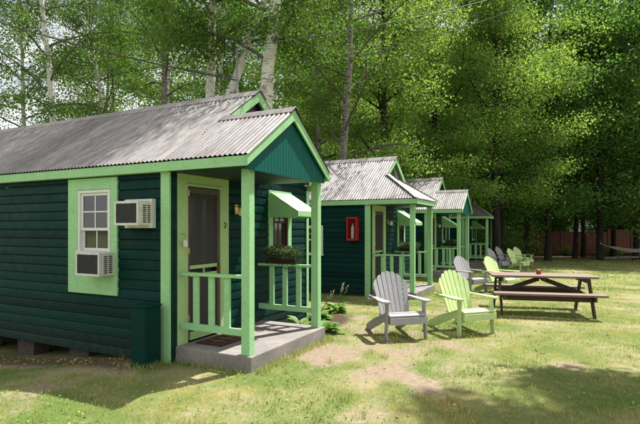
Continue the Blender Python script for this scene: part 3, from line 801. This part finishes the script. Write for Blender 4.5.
# ------------------------------------------------------------------ adirondack chairs
def make_chair(matn, label):
    t = thing('adirondack_chair', label, 'chair', group='adirondack chairs on the lawn')
    # legs at the front (splayed a touch)
    for s in (-1,1):
        MB().obox((s*.315,.26,0),(s*.285,.25,.55),.024,.085,up=(0,1,0)).build('leg', matn, t, .004)
        mb = MB(); x0 = s*.262-.012                                   # long raked back leg
        mb.prism([(x0,.33,.24),(x0,.33,.36),(x0,.10,.365),(x0,-.30,.235),(x0,-.62,.09),(x0,-.66,.0),(x0,-.50,0),(x0,-.30,.09),(x0,.05,.235)], (.024,0,0))
        mb.build('back_leg', matn, t, .004)
        a = [(.275,.345),(.35,.34),(.39,.29),(.392,.14),(.355,-.05),(.325,-.42),(.265,-.42),(.262,-.1),(.255,.18),(.262,.31)]
        pts = [(s*p, q, .552) for p, q in a]
        if s < 0: pts = pts[::-1]
        MB().prism(pts, (0,0,.024)).build('armrest', matn, t, .005)
        MB().prism([(s*.302-.01,.20,.55),(s*.302-.01,.29,.55),(s*.302-.01,.235,.40)], (.02,0,0)).build('arm_bracket', matn, t, .003)
    mb = MB()
    st = [(.325,.362,.30),(.24,.378,-.02),(.155,.362,-.22),(.065,.332,-.30),(-.025,.300,-.30),(-.115,.268,-.30)]
    for (yy, zz, sl) in st:
        dy = .038; mb.obox((-.292,yy,zz+.012),(.292,yy,zz+.012),.078,.022,up=(0,-sl*-1,1))
    mb.box(-.292,.292,.352,.374,.245,.345)
    mb.build('seat', matn, t, .004)
    # fan back: 7 slats
    mb = MB(); nS = 7; by, bz = -.115, .262; ty, tz = -.43, .96
    ln = math.hypot(ty-by, tz-bz); uy, uz = (ty-by)/ln, (tz-bz)/ln; ny_, nz_ = -uz, uy
    for k in range(nS):
        q = (k-3)
        xb, xt = q*.066, q*.083
        L_ = ln*(1-.024*q*q*.9)
        wb, wt = .030, .0375
        pts = []
        outline = [(xb-wb,0),(xb+wb,0),(xt+wt,L_-.05-.01*abs(q))]
        cxm = xt; 
        for j in range(1,6):
            th = math.pi*j/6; outline.append((xt+wt*math.cos(th), L_-.05+.035*math.sin(th)-.012*q*math.cos(th)))
        outline.append((xt-wt, L_-.05-.01*abs(q)))
        curve = lambda x: .03*(x/.25)**2
        for (x_, l_) in outline:
            off = curve(x_); pts.append((x_, by+uy*l_+.0+off*.9, bz+uz*l_))
        mb.prism(pts, (0, -.018, -.008))
    mb.build('backrest', matn, t, .004)
    def onback(l, off): return (by+uy*l-.03, bz+uz*l)
    y1, z1 = onback(.33, 0); MB().obox((-.38,y1-.015,.535),(.38,y1-.015,.535),.06,.026).build('back_brace', matn, t, .003)
    y1, z1 = onback(.58, 0); MB().obox((-.22,y1-.012,z1),(.22,y1-.012,z1),.02,.055).build('back_brace', matn, t, .003)
    MB().obox((-.25,by-.035,bz+.02),(.25,by-.035,bz+.02),.022,.08).build('back_brace', matn, t, .003)
    return t
grey0 = make_chair('grey plastic', 'x'); lime0 = make_chair('lime plastic', 'x')
chairs = [('g', 'nearest grey adirondack chair, in front of the second cabin porch', 6.98, 1.25, -138),
          ('l', 'nearest lime green adirondack chair, left of the picnic table', 7.35, 2.39, -133),
          ('g', 'grey adirondack chair behind the nearest lime one, in front of the third cabin', 12.6, 4.15, -121),
          ('l', 'lime green adirondack chair half hidden behind the left end of the picnic table', 12.5, 4.95, -116),
          ('g', 'leftmost grey chair of the far group of four, the lower of the two', 20.0, 7.65, -112),
          ('g', 'far grey chair with the taller back, behind the others in the far group', 22.6, 8.95, -112),
          ('l', 'far lime green chair standing foremost in the far group of four', 20.0, 8.5, -112),
          ('l', 'rearmost lime green chair of the far group, under the dark trees', 22.5, 9.75, -118)]
ug = {'g': grey0, 'l': lime0}; first = {'g': True, 'l': True}
for (k, lab, d, r, hd) in chairs:
    o = ug[k] if first[k] else copy_tree(ug[k]); first[k] = False
    x, y = dr(d, r); yaw = R(hd)
    x -= math.cos(yaw)*.26; y -= math.sin(yaw)*.26
    o.location = (x, y, terrain(x, y)-.004); o.rotation_euler = (0,0,yaw-R(90)); o['label'] = lab
    mm_ = 1

# ------------------------------------------------------------------ picnic table
x, y = dr(9.52, 4.37); zt_ = terrain(x, y)-.005
t = thing('picnic_table', 'brown wooden picnic table with attached benches on the lawn', 'picnic table', (x, y, zt_), R(-76))
TL = .95
mb = MB()
for k in range(5): a = -.36+k*.146; mb.box(-TL,TL,a,a+.139,.715,.753)
mb.build('tabletop', 'weathered table wood', t, .004)
for s in (-1,1):
    mb = MB()
    for k in range(2): a = s*.67-.14+k*.142; mb.box(-TL-.01,TL+.01,a,a+.138,.425,.463)
    b = mb.build('bench', 'weathered table wood', t, .004)
    MB().box(-TL+.16,TL-.16,s*.62-.019,s*.62+.019,.315,.4245).build('bench_apron', 'brown wood', t, .003)
for e in (-1,1):
    xe = e*(TL-.15)
    for s in (-1,1): MB().obox((xe,s*.24,.70),(xe,s*.60,0),.038,.10,up=(0,1,0)).build('leg', 'brown wood', t, .004)
    MB().box(xe-.058-.0,xe-.0195,-.80,.80,.34,.4245).build('seat_support', 'brown wood', t, .003) if e>0 else MB().box(xe+.0195,xe+.058,-.80,.80,.34,.4245).build('seat_support', 'brown wood', t, .003)
    MB().box(xe-.019-e*.04,xe+.019-e*.04,-.34,.34,.63,.714).build('top_support', 'brown wood', t, .003)
    MB().obox((e*.03,0,.67),(xe-e*.06,0,.40),.04,.085).build('diagonal_brace', 'brown wood', t, .003)
MB().box(-.02,.02,-.34,.34,.66,.714).build('top_support', 'brown wood', t, .003)
cxy = Vector((x,y,0)); ca, sa = math.cos(R(-76)), math.sin(R(-76))
t = thing('candle_jar', 'small red glass candle jar on the picnic table', 'candle jar', (x+ca*-.02-sa*.05, y+sa*-.02+ca*.05, zt_+.754))
MB().lathe((0,0,0), [(.038,0),(.05,.02),(.052,.055),(.044,.075),(.047,.085)]).build('jar', 'red glass', t, smooth=True)
MB().lathe((0,0,.02), [(.03,.066),(.03,.07)]).build('candle', 'white paint', t)

# ------------------------------------------------------------------ hostas
def hosta(label, x, y, s, seed, stalks):
    g = np.random.default_rng(seed); t = thing('hosta', label, 'plant', (x, y, terrain(x,y)), 0, 'hostas beside the cabins')
    v, f, tn = [], [], []
    for k in range(34):
        az = g.uniform(0,6.283); el = g.uniform(.15,1.1); Ln = s*g.uniform(.7,1.15); wd = .085*s/.35*g.uniform(.8,1.2)
        b0 = len(v); T_ = g.uniform(0,1)
        for j in range(7):
            u = j/6; rr = Ln*(u*math.cos(el)+.25*u*u); zz = Ln*(u*math.sin(el)*1.05-.45*u*u*(1.2-el*.4))
            ww = wd*max(0.02, math.sin(math.pi*min(1, max(0,(u-.25)/.75))**.8)) if u > .25 else .006
            c = Vector((math.cos(az)*rr, math.sin(az)*rr, max(.01,zz)+.01)); sd = Vector((-math.sin(az), math.cos(az), 0))
            v += [tuple(c-sd*ww+Vector((0,0,ww*.35))), tuple(c), tuple(c+sd*ww+Vector((0,0,ww*.35)))]; tn += [min(1,T_+.35), T_*.5, min(1,T_+.35)]
        for j in range(6):
            q = b0+j*3; f += [(q,q+3,q+4,q+1),(q+1,q+4,q+5,q+2)]
    me = bpy.data.meshes.new('leaves'); me.from_pydata(v, [], f); at = me.attributes.new('tint','FLOAT','POINT'); at.data.foreach_set('value', tn); me.update()
    obj('leaves', me, 'hosta leaf', t, smooth=True)
    for k in range(stalks):
        az = g.uniform(0,6.283); h = g.uniform(.38,.58); lx, ly = math.cos(az)*g.uniform(.1,.3), math.sin(az)*g.uniform(.1,.3)
        st = MB().tube([(0,0,.05),(lx*.4,ly*.4,h*.5),(lx,ly,h)], .004, 5).build('flower_stalk', 'hosta leaf', t)
        C = np.array([(lx*(.75+.25*q/9)+g.normal()*.012, ly*(.75+.25*q/9)+g.normal()*.012, h*(.78+.26*q/9)) for q in range(12)])
        obj('flowers', leafmesh('petals', C, .026, g, droop=1), 'petal', st)
hosta('leafy hosta behind the right porch post of the nearest cabin', 6.62, 3.66, .33, 11, 0)
hosta('low hosta spilling out right of the porch post', 6.66, 3.30, .30, 12, 0)
hosta('hosta with white flower spikes against the second cabin wall', 8.6, 3.95, .30, 13, 4)
hosta('smaller flowering hosta in the mulch between the two nearest cabins', 7.7, 3.9, .24, 14, 2)

# ------------------------------------------------------------------ trees
def tree_mesh(seed, H, r0, base, Rad, n_l, leaf, per, spread, lean=(0,0), curve=0., droop=.4, top=.55, up=.5, flatz=.5, nsub=6):
    """returns (wood mesh, leaf mesh). base = lowest limb height"""
    g = np.random.default_rng(seed); mt_ = MB(); mb = MB(); tw = []
    ntk = 16; tr = []; wx = wy = 0
    for k in range(ntk):
        u = k/(ntk-1); wx += g.normal()*.03*H/14; wy += g.normal()*.03*H/14
        tr.append(Vector((lean[0]*u*H+curve*u*u*H+wx, lean[1]*u*H+wy, u*H)))
    rad = [r0*(1.25 if k == 0 else 1)*(1-.88*(k/(ntk-1))**1.1)+.006 for k in range(ntk)]
    tr[0].z = -.3
    mt_.tube(tr, rad, 12)
    def trunk(u):
        q = u*(ntk-1); i = min(ntk-2, int(q)); return tr[i].lerp(tr[i+1], q-i), r0*(1-.88*u**1.1)+.006
    az = g.uniform(0,6.28)
    for k in range(n_l):
        u = base/H+(1-base/H)*(k+.3)/n_l*.98; p, rr = trunk(u); az += 2.4+g.normal()*.35
        v = (u-base/H)/(1-base/H)
        ln = Rad*(math.sin(math.pi*min(1,(v*.85+.18)))**.7)*g.uniform(.75,1.15)*(1 if v < .8 else .7)
        el = up+v*.5+g.normal()*.12
        pts = [p]; d = Vector((math.cos(az)*math.cos(el), math.sin(az)*math.cos(el), math.sin(el)))
        for j in range(7):
            d = (d+Vector((g.normal()*.13, g.normal()*.13, g.normal()*.08-droop*.09*(j/3)))).normalized(); pts.append(pts[-1]+d*ln/7)
        r1 = min(rr*.42, .008+.014*ln)
        mb.tube(pts, [r1*(1-.85*j/7) for j in range(8)], 6)
        for s in range(nsub):
            q = 1.6+5.4*(s+g.uniform(0,.8))/nsub; i = min(6, int(q)); b = pts[i].lerp(pts[i+1], min(1,q-i))
            dd = (pts[i+1]-pts[i]).normalized(); sd = Vector(g.normal(size=3)); sd.z *= .5
            dd = (dd*.6+sd.normalized()*.8).normalized(); l2 = ln*.42*(1-.45*q/7)*g.uniform(.7,1.3)
            sp = [b]
            for j in range(4):
                dd = (dd+Vector((g.normal()*.15,g.normal()*.15,g.normal()*.1-droop*.16))).normalized(); sp.append(sp[-1]+dd*l2/4)
            mb.tube(sp, [r1*.35*(1-.8*j/4)+.002 for j in range(5)], 4, cap=False)
            for j in range(1,5): tw.append(sp[j])
        tw.append(pts[-1]); tw.append(pts[-2])
    T = np.array([tuple(a) for a in tw]); nT = len(T)
    ctint = g.uniform(0,1,nT)
    cnt = g.poisson(per, nT); idx = np.repeat(np.arange(nT), cnt)
    C = T[idx]+g.normal(size=(len(idx),3))*np.array([spread,spread,spread*flatz])-np.array([0,0,spread*.25*droop])
    lm = leafmesh('crown', C, leaf, g, droop=droop, flat=.3, tintbase=ctint[idx])
    wm = mt_.mesh('trunk'); wm.shade_smooth(); bm_ = mb.mesh('branches'); bm_.shade_smooth(); return wm, lm, bm_
def plant_tree(name, label, cat, meshes, x, y, bk, lf, rz=0, s=1, group=None, z=None):
    t = thing(name, label, cat, (x, y, terrain(x,y) if z is None else z), rz, group); t.scale = (s,s,s)
    parts = [(meshes[0], bk, 'trunk'), (meshes[1], lf, 'crown')]
    if len(meshes) > 2: parts.append((meshes[2], {'birch bark': 'branch bark', 'grey birch bark': 'branch bark'}.get(bk, bk), 'branches'))
    for me, mt, nm in parts:
        if not me.materials: me.materials.append(M[mt])
        o = bpy.data.objects.new(nm, me); col.objects.link(o); o.parent = t
    return t
def leanv(sx, d_=0):          # lean given as picture-right / away components -> world
    a = dr(d_, sx); return (a[0], a[1])
BG = 'birches among and behind the cabins'
def birch(label, px, d, H, r0, sx, sd, seed, base=4.2, Rad=3.0, n_l=22, per=80, bk='birch bark', leaf=.072, curve=0):
    x, y = pd(px, d)
    m_ = tree_mesh(seed, H, r0, base, Rad, n_l, leaf, per, .27, lean=leanv(sx, sd), droop=.8, up=.45, nsub=4)
    return plant_tree('birch_tree', label, 'birch tree', m_, x, y, bk, 'birch leaf', 0, 1, BG)
birch('slim white birch rising behind the left part of the nearest roof', 73, 15, 13, .14, -.10, 0, 21, base=4.6)
birch('thin leaning birch just right of the leftmost one, above the roof', 128, 17, 13, .10, -.17, 0, 22, base=4.5, per=20)
birch('small leafy birch between the two leftmost slim birches', 98, 19, 12, .09, .05, 0, 33, base=3.6, Rad=3.0, bk='grey birch bark')
birch('birch at the far left edge, leaves hanging over the end of the roof', 28, 17, 12, .10, -.05, 0, 34, base=4.4, Rad=3.0)
birch('birch showing a short length of white trunk above the middle of the near ridge', 159, 16, 12, .20, .02, 0, 23, base=5.0, bk='grey birch bark', per=50)
birch('straight thick white birch left of the leaning trunk behind the near ridge', 204, 11.5, 13, .145, .015, .0, 24, base=5.2, Rad=3.0)
birch('slender white birch squeezed between two thicker birch trunks', 214, 12.3, 13, .08, .01, .05, 25, base=5.6, Rad=2.4, n_l=14)
birch('white birch leaning strongly to the right behind the near ridge', 152, 11.0, 13, .13, .36, .02, 26, base=5.4, Rad=2.6, n_l=18)
birch('thickest birch trunk, directly behind the peak of the near main gable', 247, 10.6, 13, .19, .08, .0, 27, base=5.2, Rad=3.2)
birch('tall tree with mottled grey bark standing behind the second cabin', 339, 16.4, 16, .16, .03, 0, 28, base=3.4, Rad=4.2, n_l=26, bk='grey birch bark', per=30)
birch('slim grey birch close left of the mottled tree behind the second cabin', 322, 19, 14, .10, -.04, 0, 29, base=4.0, Rad=3.0, bk='grey birch bark')

MG = 'broadleaf trees behind the cabin row'
mA = [tree_mesh(41, 15, .20, 2.6, 4.6, 38, .105, 74, .40, droop=.5, up=.35, nsub=5, flatz=.42), tree_mesh(42, 14, .18, 2.4, 4.2, 36, .105, 74, .38, droop=.5, up=.3, nsub=5, flatz=.42)]
for (lab, px, d, k, rz, s) in [
        ('sunlit broadleaf tree filling the sky above the second cabin roof', 385, 21, 0, .3, 1.0),
        ('bright green tree above the third cabin, left of the dark woods', 435, 24, 1, 2.0, 1.1),
        ('large bright crown reaching furthest right over the picnic table', 497, 23.5, 0, 4.1, 1.0),
        ('broadleaf tree half hidden behind the mottled trunk', 318, 26, 1, 1.1, 1.1)]:
    x, y = pd(px, d); plant_tree('broadleaf_tree', lab, 'tree', mA[k], x, y, 'dark bark', 'maple leaf', rz, s, MG)

FG = 'tall dark trees of the wood'
mF = [tree_mesh(51, 17, .18, 2.4, 4.6, 34, .17, 24, .50, droop=.4, up=.25, nsub=6), tree_mesh(52, 18, .16, 2.9, 4.2, 32, .17, 24, .50, droop=.4, up=.3, nsub=6), tree_mesh(53, 16, .14, 2.2, 4.0, 30, .17, 24, .48, droop=.5, up=.2, nsub=6), tree_mesh(54, 17, .15, 5.2, 3.6, 26, .17, 26, .48, droop=.3, up=.35, nsub=6)]
ords = ['leftmost','second from left','third from left','fourth from left','fifth from left','sixth from left','seventh from left','eighth from left','ninth from left','tenth from left','eleventh from left','twelfth from left','thirteenth from left','fourteenth from left','fifteenth from left','sixteenth from left']
row1 = [(502,27,1),(527,30,2),(548,28,0),(575,31,3),(584,33,3),(600,29,0),(613,32,1),(636,30,0),(668,27,2),(700,31,1)]
for k, (px, d, v) in enumerate(row1):
    x, y = pd(px, d); plant_tree('woodland_tree', 'dark tree in front of the orange fence, '+ords[k]+' in that row', 'tree', mF[v], x, y, 'dark bark', 'forest leaf', k*1.3, .95+.1*((k*7)%3)/2, FG)
row2 = [(478,38,0),(515,41,1),(546,40,2),(616,42,0),(650,39,1),(690,42,2),(440,36,2),(400,38,1),(355,36,0)]
row2.sort()
for k, (px, d, v) in enumerate(row2):
    x, y = pd(px, d); plant_tree('woodland_tree', 'dark tree just past the fence line, '+ords[k]+' in that row', 'tree', mF[v], x, y, 'dark bark', 'forest leaf', k*2.1+.5, 1.05, FG)
row3 = [(112,38,2),(165,36,0),(235,37,1),(290,40,2),(330,48,0),(420,50,1),(465,52,2),(500,50,0),(540,54,1),(622,52,0),(660,50,2),(705,52,1)]
for k, (px, d, v) in enumerate(row3):
    x, y = pd(px, d); plant_tree('woodland_tree', 'far background tree, '+ords[k]+' in the farthest row', 'tree', mF[v], x, y, 'dark bark', 'forest leaf' if k > 4 else 'forest leaf', k*.9+.2, 1.15, FG)
# trees outside the frame, to the right and behind: they throw the dappled shade of the foreground
mS = tree_mesh(61, 16, .20, 6.5, 2.3, 30, .14, 110, .22, droop=.5, up=.3)
mS2 = tree_mesh(62, 12, .18, 6.0, 2.3, 13, .13, 30, .26, droop=.5, up=.3)
plant_tree('shade_tree', 'tall tree outside the right edge that shades the foreground grass', 'tree', mS, 9.7, -4.0, 'dark bark', 'maple leaf', .4, 1.0)
plant_tree('shade_tree', 'tall tree out of view behind the viewer on the right', 'tree', mS2, 6.3, -2.6, 'dark bark', 'maple leaf', 2.4, 1.0)

mU = [tree_mesh(81, 7.5, .06, .9, 2.3, 22, .15, 26, .34, droop=.3, up=.2), tree_mesh(82, 6.5, .05, .7, 2.1, 20, .15, 26, .34, droop=.3, up=.2)]
for k, (px, d, v, s) in enumerate([(445,33,0,1.1),(462,36,1,1.2),(486,33,0,1.0),(500,36,1,1.1),(519,38.5,0,1.1),(538,39,1,1.1),(550,38,0,1.0),(557,42,1,1.0),(612,39,0,1.15),(624,38.5,1,1.2),(641,40,0,1.2),(662,38.5,1,1.2),(688,39,0,1.2),(608,44,1,1.1)]):
    x, y = pd(px, d); plant_tree('sapling', 'bushy young tree in the shade of the wood, '+ords[k]+' of the understory', 'tree', mU[v], x, y, 'dark bark', 'forest leaf', k*2.2, s, 'understory saplings')
g = np.random.default_rng(90); nW = 70000
px_ = g.uniform(300, 760, nW); d_ = g.uniform(64, 76, nW); zz = g.uniform(0, 1, nW)**1.1*24-.5
r_ = (px_-320)/F*d_; C = np.stack([cy_*d_+sy_*r_, sy_*d_-cy_*r_, zz], 1)
nzv = np.array([mnoise.noise(Vector((a*.22, b*.22, c*.3))) for a, b, c in C]); C = C[(nzv > -.22) & ~((px_ > 566) & (px_ < 600) & (zz < 5.5))]
o = obj('far_wood', leafmesh('far_wood', C, .62, g, flat=.3, aspect=.8), 'forest leaf'); o['kind'] = 'stuff'; o['label'] = 'far dark wood closing the view behind the trees'; o['category'] = 'wood'

# shrubs at the wood's edge
def shrub_mesh(seed, leaf=.07, n_=90, per=34):
    g = np.random.default_rng(seed); C = []; mb = MB()
    for k in range(n_):
        a = g.uniform(0,6.283); rr = math.sqrt(g.uniform(0,1)); h = g.uniform(.15,1)*(1-.45*rr*rr)
        p = Vector((math.cos(a)*rr, math.sin(a)*rr, h*1.5)); mb.tube([(0,0,0),(p.x*.4,p.y*.4,p.z*.6),tuple(p)], [.02,.012,.004], 4, cap=False)
        C += [(p.x+g.normal()*.16, p.y+g.normal()*.16, p.z+g.normal()*.12) for _ in range(per)]
    wm = mb.mesh('stems'); return wm, leafmesh('leaves', np.array(C), leaf, g, flat=.3)
mH = [shrub_mesh(71), shrub_mesh(72)]
for k, (lab, px, d, s, v) in enumerate([
        ('pale green shrub right beside the farthest cabin', 503, 27.5, 1.25, 0), ('bushy shrub left of the fence end', 511, 31, 1.2, 1),
        ('dark shrub in front of the left end of the orange fence', 530, 34.5, .9, 0), ('low dark shrub at the middle of the fence', 566, 34.8, .6, 1),
        ('low dark shrub near the hammock tree', 612, 34.6, .7, 0), ('shrub seen between the third and farthest cabins', 474, 28, 1.5, 1),
        ('tall shrub in the gap left of the third cabin', 447, 26, 1.5, 0), ('shrub behind the gap between the first two cabins', 316, 22, 1.4, 1),
        ('rounded shrub beyond the fence, left part', 545, 41, 1.9, 0), ('rounded shrub beyond the fence, right of the pale house', 612, 41, 1.9, 1), ('shrub beyond the fence at the right edge', 645, 41, 2.0, 0)]):
    x, y = pd(px, d); t = plant_tree('shrub', lab, 'shrub', mH[v], x, y, 'dark bark', 'shrub leaf' if v == 0 else 'shrub leaf', k*1.7, s, 'shrubs at the edge of the wood')

# ------------------------------------------------------------------ fence, house beyond, hammock, log
x0, y0 = pd(513, 35.6); x1, y1 = pd(700, 36.8)
fz = terrain(x0, y0)
fe = thing('board_fence', 'orange red board fence running behind the dark trunks', 'fence', (x0, y0, fz), math.atan2(y1-y0, x1-x0))
FL = math.hypot(x1-x0, y1-y0); npn = 8; pw = FL/npn
for k in range(npn):
    h = 1.72 if k < 4 else 1.88
    mb = MB(); b = k*pw+.06
    while b < (k+1)*pw-.1: mb.box(b, b+.135, -.012+random.uniform(-.003,.003), .012, .05, h+random.uniform(-.01,.01)); b += .145
    mb.box(k*pw+.06,(k+1)*pw-.06,.013,.05,.4,.48); mb.box(k*pw+.06,(k+1)*pw-.06,.013,.05,1.3,1.38)
    mb.build('board_panel', 'fence wood', fe)
    MB().box(k*pw-.05,k*pw+.05,-.05,.05,0,h+.08).build('post', 'fence wood', fe)
x, y = pd(581, 62); hb = thing('distant_house', 'pale building glimpsed through the trees beyond the fence', 'house', (x, y, -.5), math.atan2(y1-y0, x1-x0))
MB().box(-1.6,1.6,0,5,0,3.6).build('wall', 'pale house', hb)
MB().prism([(-1.9,-.3,3.6),(1.9,-.3,3.6),(0,-.3,4.5)],(0,5.6,0)).build('roof', 'corrugated metal', hb)
mb = MB(); [mb.box(a,a+.8,-.03,.02,1.2,2.3) for a in (-1.3,.5)]; mb.build('window', 'glass', hb)
a = pd(600, 28.7); b = pd(676, 27.2)
A = Vector((*a, EYE-(243-HZ)/F*28.7)); B = Vector((*b, A.z+.1))
hm = thing('hammock', 'white rope hammock slung from a dark trunk at the right edge', 'hammock', tuple(A))
mb = MB(); v, f = [], []; nU, nV = 40, 6; D = B-A; sd = Vector((-D.y, D.x, 0)).normalized()
def hp(u, w_):
    p = D*u; p.z -= .62*4*u*(1-u)*.9; ww = .5*smooth((u-.05)/.25)*smooth((.95-u)/.25)
    q = p+sd*(w_*ww); q.z += .16*w_*w_*ww*2; return q
for w_ in np.linspace(-1,1,9):
    mb.tube([hp(u,w_) for u in np.linspace(0,1,nU)], .012, 4)
for u in np.linspace(.2,.8,26): mb.tube([hp(u,w_) for w_ in np.linspace(-1,1,7)], .010, 4)
mb.build('netting', 'rope', hm)
MB().tube([hp(u,0)+Vector((0,0,.0)) for u in (0,.02)], .03, 6).build('loop', 'rope', hm)
x, y = pd(625, 29.5)
lg = MB().tube([(-1.6,.1,.1),(-.5,0,.13),(.6,.05,.15),(1.8,-.1,.11)], [.06,.08,.075,.05], 8).build('fallen_log', 'grey birch bark', smooth=True)
lg.location = (x, y, terrain(x,y)); lg.rotation_euler = (0,0,math.atan2(y1-y0, x1-x0)); tag(lg, 'pale fallen log on the ground under the hammock', 'log')
